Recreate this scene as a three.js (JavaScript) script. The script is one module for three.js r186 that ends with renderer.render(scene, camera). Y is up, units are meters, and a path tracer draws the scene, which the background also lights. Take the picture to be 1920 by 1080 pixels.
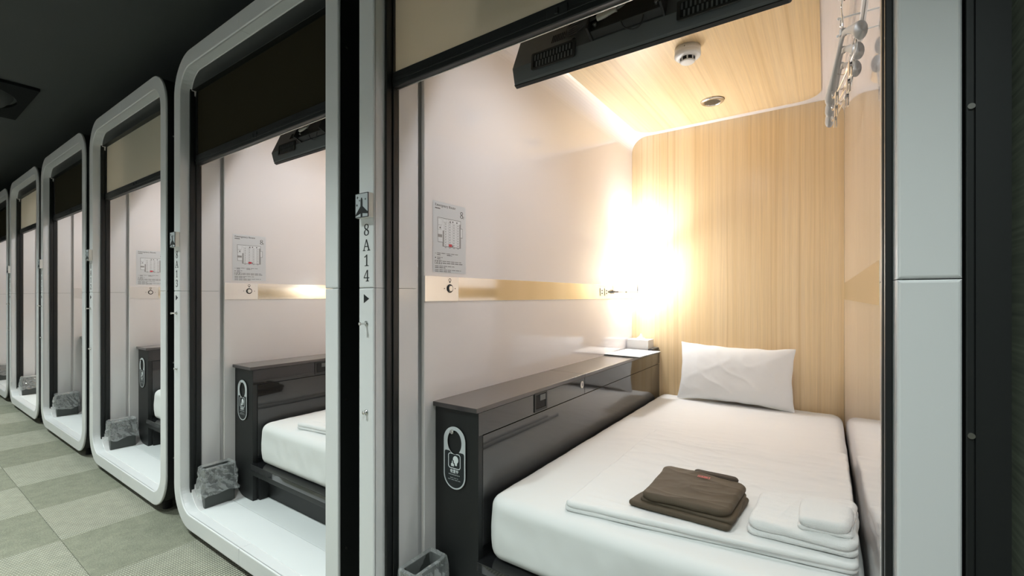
import * as THREE from 'three';
import { RoundedBoxGeometry } from 'three/addons/geometries/RoundedBoxGeometry.js';
import { mergeGeometries, mergeVertices, toCreasedNormals } from 'three/addons/utils/BufferGeometryUtils.js';
import { ImprovedNoise } from 'three/addons/math/ImprovedNoise.js';
import { FontLoader } from 'three/addons/loaders/FontLoader.js';
import { TextGeometry } from 'three/addons/geometries/TextGeometry.js';

// ---------------------------------------------------------------- camera, lights, exposure
const scene = new THREE.Scene();
scene.background = new THREE.Color(0x000000);
const renderer = new THREE.WebGLRenderer({ antialias: true });
renderer.toneMapping = THREE.LinearToneMapping;
renderer.toneMappingExposure = 1.0;
renderer.shadowMap.enabled = true;
const EYE = 1.116;
const camera = new THREE.PerspectiveCamera(2 * Math.atan(540 / 846) * 180 / Math.PI, 1920 / 1080, 0.02, 60);
camera.position.set(0.504, EYE, 0.86);
camera.rotation.set(0, 34.76 * Math.PI / 180, 0);
camera.setViewOffset(1920, 1080, 0, -15, 1920, 1080);

const PITCH = 1.424;              // distance between cabins
const NCAB = 6;
const CORRIDOR_I = 18.5;           // candela of each corridor downlight
const LAMP_I = 1.1;                // candela of each bedside lamp through its shade
const LAMP_UP = 3.0;              // candela out of the open top of each shade
const corridorColor = new THREE.Color().setRGB(0.87, 1.0, 0.975);
const lampColor = new THREE.Color().setRGB(0.95, 0.985, 1.03);
const DOWNLIGHTS = [0.52, -0.86, -2.2, -3.42, -5.1, -6.6];   // x of the corridor downlights
const CABIN_I = 1.9;              // candela of the downlight in each cabin ceiling
const CEIL = 2.45, OPP = 1.5;

// ---------------------------------------------------------------- helpers
const V2 = (x, y) => new THREE.Vector2(x, y), V3 = (x, y, z) => new THREE.Vector3(x, y, z);
let seed = 7;
const rnd = () => { seed = (seed * 1664525 + 1013904223) >>> 0; return seed / 4294967296; };
const noise = new ImprovedNoise();
const n3 = (x, y, z) => noise.noise(x, y, z);
const fbm = (x, y, z, o = 4) => { let s = 0, a = 0.5, f = 1; for (let i = 0; i < o; i++) { s += a * n3(x * f, y * f, z * f + i * 7.3); a *= 0.5; f *= 2.03; } return s; };
const clamp = (v, a = 0, b = 1) => Math.min(b, Math.max(a, v));
const names = new Map();
const numbered = (n) => { const k = names.get(n) || 0; names.set(n, k + 1); return k ? `${n}_${String(k).padStart(3, '0')}` : n; };
function shade(o) { o.traverse((c) => { if (c.isMesh) { c.castShadow = true; c.receiveShadow = true; } }); return o; }
function thing(name, label, category, [x, y, z] = [0, 0, 0], group) {
  const o = new THREE.Group(); o.name = numbered(name); scene.add(o); o.position.set(x, y, z);
  o.userData = { label, category }; if (group) o.userData.group = group; return o;
}
function flat(g) { const r = g.index ? g.toNonIndexed() : g; for (const k of Object.keys(r.attributes)) if (!['position', 'normal', 'uv'].includes(k)) r.deleteAttribute(k); r.clearGroups(); return r; }
function join(gs) { return gs.length === 1 ? gs[0] : mergeGeometries(gs.map(flat)); }
function obj(name, g, m, parent) { const o = new THREE.Mesh(Array.isArray(g) ? join(g) : g, m); o.name = parent ? name : numbered(name); o.castShadow = o.receiveShadow = true; if (parent) parent.add(o); else scene.add(o); return o; }
function tag(o, label, category, group) { o.userData = { label, category }; if (group) o.userData.group = group; return o; }
function struct(name, g, m, label) { const o = obj(name, g, m); o.userData = { kind: 'structure', label, category: 'structure' }; return o; }
function dup(root, dx, label) { const r = root.clone(); r.name = numbered(root.name.replace(/_\d{3}$/, '')); scene.add(r); r.position.x += dx; r.userData = { ...root.userData, label }; return r; }
function box(x0, x1, y0, y1, z0, z1, r = 0) {
  const w = x1 - x0, h = y1 - y0, d = z1 - z0;
  const g = r ? new RoundedBoxGeometry(w, h, d, 2, Math.min(r, w / 2.01, h / 2.01, d / 2.01)) : new THREE.BoxGeometry(w, h, d);
  return g.translate((x0 + x1) / 2, (y0 + y1) / 2, (z0 + z1) / 2);
}
function cyl(r0, r1, h, seg = 32) { return new THREE.CylinderGeometry(r1, r0, h, seg); }
function tube(pts, r, seg = 40, rad = 8) { return new THREE.TubeGeometry(new THREE.CatmullRomCurve3(pts), seg, r, rad, false); }
function lathe(pts, seg = 48) { return new THREE.LatheGeometry(pts.map(([x, y]) => V2(x, y)), seg); }
function extr(shape, depth, bevel = 0, seg = 2, curve = 14) {
  return new THREE.ExtrudeGeometry(shape, { depth: depth - 2 * bevel, bevelEnabled: bevel > 0, bevelSize: bevel, bevelThickness: bevel, bevelOffset: -bevel, bevelSegments: seg, curveSegments: curve }).translate(0, 0, bevel);
}
// contour points of a rounded rectangle, counter-clockwise from the lower right
function rrPts(x0, x1, y0, y1, r, n = 12) {
  const p = [], c = [[x1 - r, y0 + r, -90], [x1 - r, y1 - r, 0], [x0 + r, y1 - r, 90], [x0 + r, y0 + r, 180]];
  for (const [cx, cy, a] of c) for (let i = 0; i <= n; i++) { const t = (a + 90 * i / n) * Math.PI / 180; p.push(V2(cx + r * Math.cos(t), cy + r * Math.sin(t))); }
  return p;
}
const rrShape = (...a) => new THREE.Shape(rrPts(...a));
function rrRing(o, i) { const s = rrShape(...o); s.holes.push(new THREE.Path(rrPts(...i))); return s; }
// one quarter of a rounded-rectangle ring, cut at x = 0 and y = seam
function quarter([ox, oy0, oy1, or], [ix, iy0, iy1, ir], sx, sy, seam, gap) {
  const p = [], n = 12, side = (X, Y, r, rev) => {
    const q = [V2(gap, Y)];
    for (let k = 0; k <= n; k++) { const t = Math.PI / 2 * k / n; q.push(V2(X - r + r * Math.sin(t), sy > 0 ? Y - r + r * Math.cos(t) : Y + r - r * Math.cos(t))); }
    q.push(V2(X, seam + sy * gap)); return rev ? q.reverse() : q;
  };
  p.push(...side(ox, sy > 0 ? oy1 : oy0, or, false), ...side(ix, sy > 0 ? iy1 : iy0, ir, true));
  return new THREE.Shape(p.map((v) => V2(v.x * sx, v.y)));
}
// a strip following part of a contour, with thickness outwards
function stripShape(inner, outer) { return new THREE.Shape([...inner, ...outer.slice().reverse()]); }

// ---------------------------------------------------------------- textures
function dataTex(w, h, f, srgb = true, rep = null) {
  const d = new Uint8Array(w * h * 4);
  for (let y = 0; y < h; y++) for (let x = 0; x < w; x++) { const c = f(x, y), i = (y * w + x) * 4; d[i] = clamp(c[0], 0, 255); d[i + 1] = clamp(c[1], 0, 255); d[i + 2] = clamp(c[2], 0, 255); d[i + 3] = 255; }
  const t = new THREE.DataTexture(d, w, h); t.wrapS = t.wrapT = THREE.RepeatWrapping; t.magFilter = THREE.LinearFilter; t.minFilter = THREE.LinearMipmapLinearFilter; t.generateMipmaps = true;
  if (srgb) t.colorSpace = THREE.SRGBColorSpace; if (rep) t.repeat.set(rep[0], rep[1]); t.needsUpdate = true; return t;
}
function canvasTex(w, h, draw) { const c = document.createElement('canvas'); c.width = w; c.height = h; const g = c.getContext('2d'); draw(g, w, h); const t = new THREE.CanvasTexture(c); t.colorSpace = THREE.SRGBColorSpace; t.anisotropy = 8; return t; }
const mixc = (a, b, t) => [a[0] + (b[0] - a[0]) * t, a[1] + (b[1] - a[1]) * t, a[2] + (b[2] - a[2]) * t];

// straight-grained pale ash laminate: 1.25 m x 2.5 m
const woodTex = dataTex(1024, 1024, (x, y) => {
  const u = x / 1024 * 1.25, v = y / 1024 * 2.5;
  const wob = 0.012 * fbm(u * 3, v * 0.7, 3.1, 3);
  const broad = fbm((u + wob) * 7, v * 0.18, 1.7, 3);
  const band = fbm((u + wob) * 34, v * 0.3, 9.2, 3);
  const fine = n3((u + wob) * 320, v * 2.2, 4.4), pore = n3((u + wob) * 700, v * 9, 8.8);
  let c = mixc([224, 194, 147], [237, 212, 171], clamp(0.5 + 1.1 * broad + 0.8 * band));
  const line = clamp((n3((u + wob) * 95, v * 0.35, 12.5) - 0.15) * 2.0) * 0.3;
  c = mixc(c, [192, 156, 108], line);
  const k = 1 + 0.035 * fine + 0.03 * pore;
  return [c[0] * k, c[1] * k, c[2] * k * (1 - 0.02 * fine)];
}, true, [1 / 1.25, 1 / 2.5]);
// carpet: 0.5 m tiles, plain cut pile and ribbed loop
const pileTex = dataTex(512, 512, (x, y) => {
  const a = n3(x * 0.55, y * 0.55, 0.3), b = fbm(x * 0.02, y * 0.02, 2.2, 3), c = n3(x * 0.9, y * 0.9, 5.1);
  const k = 1 + 0.34 * a + 0.12 * b + 0.2 * c; return [128 * k, 128 * k, 112 * k];
}, true, [2, 2]);
const ribTex = dataTex(512, 512, (x, y) => {
  const rib = 0.5 + 0.5 * Math.cos(x / 512 * 34 * 2 * Math.PI), dash = 0.5 + 0.5 * Math.cos(y / 512 * 56 * 2 * Math.PI + Math.floor(x / 512 * 34 + 0.5) * 2.4);
  const k = 1 + 0.18 * n3(x * 0.8, y * 0.8, 3.3) + 0.1 * fbm(x * 0.02, y * 0.02, 7, 3);
  const c = mixc([104, 103, 91], [224, 222, 202], Math.pow(rib, 1.3) * (0.55 + 0.45 * dash)); return [c[0] * k, c[1] * k, c[2] * k];
}, true, [2, 2]);
const ribBump = dataTex(512, 512, (x, y) => { const r = 127 + 120 * Math.cos(x / 512 * 34 * 2 * Math.PI); return [r, r, r]; }, false, [2, 2]);
const pileBump = dataTex(256, 256, (x, y) => { const r = 128 + 110 * n3(x * 0.6, y * 0.6, 0.3); return [r, r, r]; }, false, [2, 2]);
const weaveBump = dataTex(256, 256, (x, y) => { const r = 128 + 60 * Math.sin(x * Math.PI / 2) * Math.sin(y * Math.PI / 2) + 40 * n3(x * 0.3, y * 0.3, 1.2); return [r, r, r]; }, false, [6, 6]);
const terryBump = dataTex(256, 256, (x, y) => { const r = 128 + 100 * n3(x * 0.5, y * 0.5, 2.2) + 60 * n3(x * 0.23, y * 0.23, 5); return [r, r, r]; }, false, [9, 9]);
const wallpaperTex = dataTex(512, 512, (x, y) => { const k = 1 + 0.35 * n3(x * 0.02, y * 0.45, 3.2) + 0.2 * n3(x * 0.08, y * 0.9, 1.1); return [62 * k, 68 * k, 56 * k]; }, true, [1.4, 2.2]);

// ---------------------------------------------------------------- materials
const std = (o) => new THREE.MeshStandardMaterial(o), phy = (o) => new THREE.MeshPhysicalMaterial(o);
const lin = (r, g, b) => new THREE.Color().setRGB(r, g, b);
const M = {
  frame: phy({ color: lin(0.76, 0.755, 0.76), roughness: 0.42, clearcoat: 0.3, clearcoatRoughness: 0.18 }),
  wall: phy({ color: lin(0.82, 0.775, 0.77), roughness: 0.10, clearcoat: 0.6, clearcoatRoughness: 0.02, ior: 1.7 }),
  lining: phy({ color: lin(0.79, 0.76, 0.76), roughness: 0.28, clearcoat: 0.7, clearcoatRoughness: 0.1 }),
  floorWhite: phy({ color: lin(0.78, 0.79, 0.79), roughness: 0.45 }),
  casing: std({ color: lin(0.012, 0.013, 0.013), roughness: 0.5 }),
  rail: std({ color: lin(0.007, 0.008, 0.008), roughness: 0.42 }),
  railLight: std({ color: lin(0.10, 0.105, 0.10), roughness: 0.35 }),
  wood: phy({ map: woodTex, roughness: 0.34, clearcoat: 0.35, clearcoatRoughness: 0.2 }),
  gold: std({ color: lin(0.82, 0.795, 0.72), metalness: 1, roughness: 0.09 }),
  plate: std({ color: lin(0.80, 0.80, 0.785), metalness: 1, roughness: 0.3 }),
  blackGloss: phy({ color: lin(0.012, 0.012, 0.013), roughness: 0.08, clearcoat: 0.7, clearcoatRoughness: 0.02, ior: 1.45 }),
  blackSatin: std({ color: lin(0.011, 0.012, 0.012), roughness: 0.5 }),
  groove: std({ color: lin(0.006, 0.006, 0.006), roughness: 0.8 }),
  topSatin: phy({ color: lin(0.045, 0.038, 0.038), roughness: 0.3, clearcoat: 0.8, clearcoatRoughness: 0.16 }),
  sheet: std({ color: lin(0.80, 0.80, 0.79), roughness: 0.85, bumpMap: weaveBump, bumpScale: 0.0002 }),
  towel: std({ color: lin(0.84, 0.84, 0.83), roughness: 0.95, bumpMap: terryBump, bumpScale: 0.0016 }),
  brown: phy({ color: lin(0.085, 0.062, 0.038), roughness: 0.75, sheen: 0.5, sheenRoughness: 0.5, sheenColor: lin(0.25, 0.2, 0.14), bumpMap: weaveBump, bumpScale: 0.0002 }),
  brownDark: std({ color: lin(0.052, 0.038, 0.026), roughness: 0.85 }),
  pink: std({ color: lin(0.75, 0.2, 0.19), roughness: 0.8 }),
  screenDark: phy({ color: lin(0.028, 0.023, 0.013), roughness: 1, specularIntensity: 0.2, side: THREE.DoubleSide }),
  screenBeige: phy({ color: lin(0.52, 0.475, 0.36), roughness: 1, transmission: 0.4, thickness: 0, side: THREE.DoubleSide }),
  tv: std({ color: lin(0.10, 0.108, 0.112), roughness: 0.5 }),
  tvDark: std({ color: lin(0.016, 0.016, 0.015), roughness: 0.55 }),
  tvScreen: phy({ color: lin(0.006, 0.006, 0.007), roughness: 0.08 }),
  plug: std({ color: lin(0.55, 0.53, 0.48), roughness: 0.5 }),
  cable: std({ color: lin(0.02, 0.02, 0.02), roughness: 0.5 }),
  cableGrey: std({ color: lin(0.16, 0.16, 0.15), roughness: 0.5 }),
  chrome: std({ color: lin(0.75, 0.74, 0.72), metalness: 1, roughness: 0.18 }),
  steel: std({ color: lin(0.60, 0.58, 0.55), metalness: 1, roughness: 0.28 }),
  greyPlastic: std({ color: lin(0.42, 0.40, 0.37), roughness: 0.4 }),
  white: std({ color: lin(0.82, 0.81, 0.78), roughness: 0.4 }),
  signSilver: std({ color: lin(0.50, 0.53, 0.55), roughness: 0.3 }),
  ink: std({ color: lin(0.012, 0.013, 0.014), roughness: 0.6 }),
  paper: std({ color: lin(0.80, 0.80, 0.79), roughness: 0.7 }),
  tissue: std({ color: lin(0.88, 0.88, 0.87), roughness: 0.9, side: THREE.DoubleSide }),
  tissueBox: std({ color: lin(0.72, 0.71, 0.69), roughness: 0.6 }),
  binBlack: std({ color: lin(0.055, 0.060, 0.056), roughness: 0.45 }),
  film: phy({ color: lin(0.97, 0.98, 0.98), roughness: 0.05, transmission: 0.84, thickness: 0, ior: 2.0, side: THREE.DoubleSide }),
  ceilingBlack: std({ color: lin(0.040, 0.044, 0.043), roughness: 0.75 }),
  diffuser: phy({ color: lin(0.008, 0.009, 0.009), roughness: 0.9, specularIntensity: 0.3 }),
  wallpaper: std({ map: wallpaperTex, roughness: 0.85 }),
  paleWall: std({ color: lin(0.6, 0.6, 0.59), roughness: 0.6 }),
  carpetBase: std({ color: lin(0.06, 0.06, 0.05), roughness: 1 }),
  carpetPlain: std({ map: pileTex, roughness: 1, bumpMap: pileBump, bumpScale: 0.003 }),
  carpetRib: std({ map: ribTex, roughness: 1, bumpMap: ribBump, bumpScale: 0.003 }),
  lampGlow: std({ color: lin(0.9, 0.88, 0.82), emissive: lin(1, 0.95, 0.86), emissiveIntensity: 3, roughness: 0.8 }),
  downGlow: std({ color: lin(0.9, 0.9, 0.9), emissive: lin(0.95, 1, 0.96), emissiveIntensity: 3, roughness: 0.6 }),
  rubber: std({ color: lin(0.01, 0.01, 0.01), roughness: 0.9 }),
};

// ---------------------------------------------------------------- corridor shell
const XL = -11, XR = 0.707;
struct('floor', box(XL, XR, -0.12, -0.008, -2.4, OPP), M.carpetBase, 'carpeted corridor floor in a chequer of plain and ribbed grey green tiles');
{
  const fl = scene.children[scene.children.length - 1];
  const mk = (rib) => { const g = new RoundedBoxGeometry(0.5008, 0.008, 0.5008, 1, 0.001); const p = g.attributes.position, uv = g.attributes.uv; for (let i = 0; i < p.count; i++) uv.setXY(i, p.getX(i) + 0.25, p.getZ(i) + 0.25); return g; };
  const gp = mk(false);
  for (let i = -18; i <= 5; i++) for (let j = 0; j < 3; j++) {
    const x = -2.62 + 0.502 * i, z = 0.09 + 0.502 * j; if (x < XL || x > XR - 0.1) continue;
    const rib = ((i + j) % 2 + 2) % 2 === 0;
    const t = obj('carpet_tile', gp, rib ? M.carpetRib : M.carpetPlain, fl); t.position.set(x, -0.004, z);
  }
}
struct('ceiling', box(XL, XR, CEIL, CEIL + 0.1, -2.4, OPP), M.ceilingBlack, 'matt black corridor ceiling above the cabin fronts');
struct('wall_back', box(XL, XR, -0.1, CEIL, -2.5, -2.4), M.casing, 'dark wall behind the row of cabins');
struct('wall_opposite', box(XL, XR, -0.1, CEIL, OPP, OPP + 0.1), M.paleWall, 'pale wall on the other side of the corridor');
struct('wall_right', box(XR, XR + 0.1, -0.1, CEIL, -2.4, OPP), M.wallpaper, 'grey green textured wall at the right edge of the photo');
struct('wall_end', box(XL - 0.1, XL, -0.1, CEIL, -2.4, OPP), M.wallpaper, 'far end wall of the corridor');
// black filler between the nearest cabin and the wall
{
  const t1 = struct('trim_1', box(0.6625, 0.672, 0.0, CEIL, -0.04, -0.004, 0.002), M.blackSatin, 'narrow charcoal edge strip with screws beside the right post of cabin 8A14');
  for (const y of [1.375, 0.925]) { const s = obj('screw', cyl(0.004, 0.004, 0.003, 16).rotateX(Math.PI / 2), M.steel, t1); s.position.set(0.668, y, -0.0035); }
  struct('trim_2', box(0.673, 0.707, 0.0, CEIL, -0.08, -0.008), M.casing, 'black filler board between cabin 8A14 and the textured wall');
}

// ---------------------------------------------------------------- sleeping cabins
const CAB = ['cabin 8A14', 'cabin 8A13', 'cabin 8A12', 'the fourth cabin from the right', 'the fifth cabin from the right', 'the leftmost cabin'];
const SEAM = 1.14, FB = 0.035, FT = 2.254, FW = 0.659;
const WL = -0.570, WR = 0.5876, FLOOR = 0.106, CEI = 2.178, BACK = -2.113, ZW = -0.185;
const font = await new FontLoader().loadAsync('fonts/droid/droid_serif_regular.typeface.json');
function makeCabin() {
  const t = thing('sleeping_cabin', '', 'cabin', [0, 0, 0], 'row of white framed sleeping cabins');
  const O = [FW, FB, FT, 0.18], I = [0.590, 0.104, 2.183, 0.111], I2 = [0.598, 0.096, 2.191, 0.119];
  for (const sy of [1, -1]) for (const sx of [-1, 1]) {
    const plate = extr(quarter(O, I, sx, sy, SEAM, 0.0006), 0.012, 0.0045, 3).translate(0, 0, -0.012);
    const lip = extr(quarter(I2, I, sx, sy, SEAM, 0.0006), 0.040).translate(0, 0, -0.046);
    obj('frame_section', [plate, lip], M.frame, t);
  }
  for (const sy of [1, -1]) for (const sx of [-1, 1])
    obj('lining_panel', extr(quarter([0.600, 0.09, 2.196, 0.116], [0.584, FLOOR, 2.180, 0.104], sx, sy, SEAM, 0.0006), 0.126, 0.001).translate(0, 0, -0.172), M.lining, t);
  for (const sy of [1, -1]) for (const sx of [-1, 1]) obj('joint_liner', extr(quarter([0.603, 0.088, 2.198, 0.12], [0.594, 0.1, 2.187, 0.112], sx, sy, SEAM, 0), 0.03).translate(0, 0, -0.2), M.lining, t);
  obj('outer_casing', extr(rrRing([-0.655, 0.655, FB + 0.004, FT - 0.004, 0.176], [-0.612, 0.612, 0.07, 2.206, 0.12]), 2.15).translate(0, 0, -2.164), M.casing, t);
  obj('back_board', extr(rrShape(-0.654, 0.654, FB + 0.004, FT - 0.004, 0.17), 0.02).translate(0, 0, -2.190), M.casing, t);
  // side rails of the roller screen, two profiles with a channel between
  for (const s of [-1, 1]) {
    const b = (x0, x1, z0, z1) => s < 0 ? box(-x1, -x0, 0.12, 2.112, z0, z1, 0.002) : box(x0, x1, 0.12, 2.112, z0, z1, 0.002);
    const r = obj('side_rail', [b(0.5800, 0.5895, -0.058, -0.040), b(0.5835, 0.589, -0.066, -0.056), b(0.5785, 0.589, -0.085, -0.065)], M.rail, t);
    obj('rail_edge', b(0.5790, 0.5845, -0.0885, -0.0855), M.railLight, r);
  }
  // inner shell: walls with coved corners
  const zi = ZW - 0.0, zl = BACK - 0.012, len = zi - zl, R = 0.10;
  const arc = (cx, cy, r, a0, a1) => Array.from({ length: 13 }, (_, k) => { const a = (a0 + (a1 - a0) * k / 12) * Math.PI / 180; return V2(cx + r * Math.cos(a), cy + r * Math.sin(a)); });
  const T = 0.014;
  const wl = stripShape([...arc(WL + R, FLOOR + R, R, 270, 180), ...arc(WL + R, CEI - R, R, 180, 90)], [...arc(WL + R, FLOOR + R, R + T, 270, 180), ...arc(WL + R, CEI - R, R + T, 180, 90)]);
  const wr = stripShape([...arc(WR - R, FLOOR + R, R, 270, 360), ...arc(WR - R, CEI - R, R, 0, 90)], [...arc(WR - R, FLOOR + R, R + T, 270, 360), ...arc(WR - R, CEI - R, R + T, 0, 90)]);
  obj('wall_panel', extr(wl, len, 0.003, 2, 4).translate(0, 0, zl), M.wall, t);
  obj('wall_panel', extr(wr, len, 0.003, 2, 4).translate(0, 0, zl), M.wall, t);
  obj('ceiling_board', box(WL + R, WR - R, CEI, CEI + T, zl, zi), M.wall, t);
  obj('floor_panel', box(WL + R, WR - R, FLOOR - T, FLOOR, zl, zi - 0.002, 0.001), M.floorWhite, t);
  obj('floor_panel', box(-0.48, 0.48, FLOOR - 0.006, FLOOR + 0.0006, ZW + 0.001, -0.047, 0.0005), M.floorWhite, t);
  // wood panels
  const bp = obj('back_panel', extr(rrShape(WL + 0.0005, WR - 0.0005, FLOOR, CEI - 0.0005, 0.0995), 0.010).translate(0, 0, BACK - 0.010), M.wood, t); bp.userData.label = 'pale wood grain end wall panel with rounded top corners';
  const cp = extr(rrShape(-0.495, 0.488, 0.23, 2.052, 0.11), 0.006, 0.001);
  cp.rotateX(-Math.PI / 2).translate(0, CEI - 0.006, 0);
  const cpm = obj('ceiling_panel', cp, M.wood, t); cpm.userData.label = 'pale wood grain ceiling panel with rounded corners';
  // champagne metal strip on both walls
  const y0 = 1.0986, y1 = 1.182;
  const sL = obj('wall_strip', box(WL - 0.001, WL + 0.003, y0, y1, BACK + 0.001, -0.350, 0.0006), M.gold, t);
  obj('wall_strip', box(WR - 0.003, WR + 0.001, y0, y1, BACK + 0.001, -0.190, 0.0006), M.gold, t);
  const pl = obj('control_plate', box(WL - 0.001, WL + 0.0036, y0, y1, -0.3485, ZW - 0.0005, 0.0006), M.plate, t);
  const ring = obj('dial', new THREE.TorusGeometry(0.0125, 0.0025, 10, 40).rotateY(Math.PI / 2), M.ink, pl); ring.position.set(WL + 0.0045, 1.142, -0.304);
  const knob = obj('knob', cyl(0.0095, 0.009, 0.006, 32).rotateZ(Math.PI / 2), M.plate, pl); knob.position.set(WL + 0.006, 1.142, -0.304);
  for (const dz of [-0.027, 0.027]) { const d = obj('indicator', cyl(0.0018, 0.0018, 0.001, 12).rotateZ(Math.PI / 2), M.ink, pl); d.position.set(WL + 0.0039, 1.142, -0.304 + dz); }
  const bulbShape = new THREE.Shape(); bulbShape.absarc(0, 0.002, 0.0062, -1.1, Math.PI + 1.1, false); bulbShape.lineTo(-0.0025, -0.0075); bulbShape.lineTo(0.0025, -0.0075);
  const inner = new THREE.Path(); inner.absarc(0, 0.002, 0.0042, 0, 2 * Math.PI, false); bulbShape.holes.push(inner);
  const bulb = obj('bulb_symbol', extr(bulbShape, 0.0004).rotateY(Math.PI / 2), M.ink, pl); bulb.position.set(WL + 0.0036, 1.169, -0.304);
  // outlets in the strip by the lamp
  for (const z of [-1.60, -1.665]) { const s = obj('socket', box(WL + 0.002, WL + 0.006, 1.117, 1.162, z - 0.022, z + 0.022, 0.001), M.steel, t); for (const yy of [1.131, 1.148]) obj('socket_hole', box(WL + 0.0045, WL + 0.0065, yy - 0.004, yy + 0.004, z - 0.008, z + 0.008), M.groove, s); }
  // pegs on the left post
  for (const [y, l] of [[1.034, 0.026], [0.769, 0.013]]) {
    const peg = obj('peg', lathe([[0, 0], [0.0075, 0], [0.0075, 0.003], [0.0038, 0.004], [0.0038, l - 0.005], [0.0055, l - 0.004], [0.0055, l - 0.001], [0.0035, l], [0, l]], 24).rotateX(Math.PI / 2), M.chrome, t); peg.position.set(-0.622, y, 0);
  }
  for (const y of [1.92, 0.78, 0.30]) { const s = obj('casing_screw', cyl(0.004, 0.004, 0.002, 12).rotateZ(Math.PI / 2), M.steel, t); s.position.set(0.6555, y, -0.035); }
  // direction arrow
  const tri = new THREE.Shape([V2(-0.0125, -0.0135), V2(0.0125, 0), V2(-0.0125, 0.0135)]);
  const a = obj('arrow_mark', extr(tri, 0.0006), M.ink, t); a.position.set(-0.622, 1.108, 0);
  for (const x of [-0.5, 0.5]) obj('foot', cyl(0.022, 0.02, 0.04, 16).translate(x, 0.0205, -0.06), M.rubber, t);
  return t;
}
const cabin0 = makeCabin();
const cabs = [cabin0];
for (let i = 1; i < NCAB; i++) cabs.push(dup(cabin0, -PITCH * i, ''));
const cabLabels = ['white framed sleeping cabin 8A14 in the foreground with open front and wood end wall', 'white framed sleeping cabin 8A13 with dark brown roller screen, second from the right', 'white framed sleeping cabin 8A12 with beige roller screen, third from the right', 'white framed sleeping cabin with dark brown screen, fourth from the right', 'white framed sleeping cabin with beige screen, fifth from the right', 'last white framed sleeping cabin, cut off by the left edge of the photo'];
cabs.forEach((c, i) => {
  c.userData.label = cabLabels[i];
  const code = ['8A14', '8A13', '8A12', '8A11', '8A10', '8A9'][i]; if (i > 4) return;
  const gs = [...code].map((ch, k) => { const g = new TextGeometry(ch, { font, size: 0.0345, depth: 0.0006, curveSegments: 6 }); g.computeBoundingBox(); const b = g.boundingBox; g.translate(-(b.min.x + b.max.x) / 2, 0, 0).scale(1.02, 1, 1).translate(0, 1.297 - 0.0458 * k, 0); return g; });
  const nm = obj('room_number', gs, M.ink, c); nm.position.set(-0.622, 0, 0); nm.userData.label = 'black serif room number printed down the post';
});

// ---------------------------------------------------------------- roller screens
function makeScreen(i) {
  const dark = i % 2 === 1, m = dark ? M.screenDark : M.screenBeige;
  const t = thing('roller_screen', `${dark ? 'dark brown' : 'beige'} roller screen half lowered in ${CAB[i]}`, 'screen', [-PITCH * i, 0, 0], 'roller screens of the cabins');
  const pts = rrPts(-0.5835, 0.5835, FLOOR, 2.1795, 0.1035, 16).filter((p) => p.y > 2.112);
  obj('cassette', extr(new THREE.Shape([V2(-0.578, 2.108), V2(0.578, 2.108), ...pts]), 0.0655, 0.002).translate(0, 0, -0.112), M.rail, t);
  const f = new THREE.PlaneGeometry(1.153, 0.33, 40, 12); const p = f.attributes.position;
  for (let k = 0; k < p.count; k++) p.setZ(k, 0.0012 * n3(p.getX(k) * 4, p.getY(k) * 2, 3 + i));
  f.computeVertexNormals(); obj('screen_cloth', f.translate(0, 1.955, -0.0715), m, t);
  const b = obj('bottom_bar', [box(-0.5775, 0.5775, 1.752, 1.797, -0.082, -0.061, 0.003), box(-0.5765, 0.5765, 1.766, 1.776, -0.0625, -0.0585, 0.0015)], M.rail, t);
  obj('edge_strip', box(-0.5765, 0.5765, 1.7495, 1.7535, -0.0818, -0.0785, 0.0008), M.steel, b);
  obj('latch', [box(-0.035, 0.021, 1.764, 1.788, -0.064, -0.0575, 0.002), box(-0.012, -0.002, 1.768, 1.784, -0.060, -0.054, 0.002)], M.blackSatin, b);
  return t;
}
for (let i = 0; i < NCAB; i++) makeScreen(i);

// ---------------------------------------------------------------- pictogram boxes on the posts
function makeSign() {
  const t = thing('pictogram_box', '', 'sign', [-0.620, 1.348, 0], 'aircraft pictogram boxes on the posts');
  obj('box_body', box(-0.030, 0.030, 0, 0.072, 0.0004, 0.0175, 0.0015), M.white, t);
  const face = obj('face_plate', box(-0.0295, 0.0295, 0.0005, 0.0715, 0.0172, 0.019, 0.0004), M.signSilver, t);
  obj('face_rim', extr(rrRing([-0.030, 0.030, 0, 0.072, 0.001], [-0.0283, 0.0283, 0.0018, 0.0702, 0.0006]), 0.0022).translate(0, 0, 0.0172), M.ink, t);
  const plane = new THREE.Shape([V2(-0.004, 0.002), V2(0.004, 0.002), V2(0.0042, 0.012), V2(0.0275, 0.0095), V2(0.0278, 0.0155), V2(0.0048, 0.033), V2(0.0042, 0.052), V2(0.0015, 0.0585), V2(-0.0015, 0.0585), V2(-0.0042, 0.052), V2(-0.0048, 0.033), V2(-0.0278, 0.0095), V2(-0.0275, 0.005), V2(-0.0042, 0.012)]);
  obj('aircraft_symbol', extr(plane, 0.0005).translate(0, 0, 0.019), M.ink, face);
  for (const [x, y, r] of [[-0.019, 0.060, 0.0052], [-0.0095, 0.0505, 0.0036], [-0.0215, 0.0375, 0.0046], [0.0175, 0.0525, 0.0038]]) {
    const p = []; for (let k = 0; k < 8; k++) { const a = k * Math.PI / 4, q = k % 2 ? r * 0.38 : r; p.push(V2(x + q * Math.sin(a), y + q * Math.cos(a))); }
    obj('star_symbol', extr(new THREE.Shape(p), 0.0005).translate(0, 0, 0.019), M.ink, face);
  }
  return t;
}
const sign0 = makeSign();
for (let i = 0; i < NCAB; i++) { const l = `aircraft pictogram box on the left post of ${CAB[i]}`; if (i) dup(sign0, -PITCH * i, l); else sign0.userData.label = l; }

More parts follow.
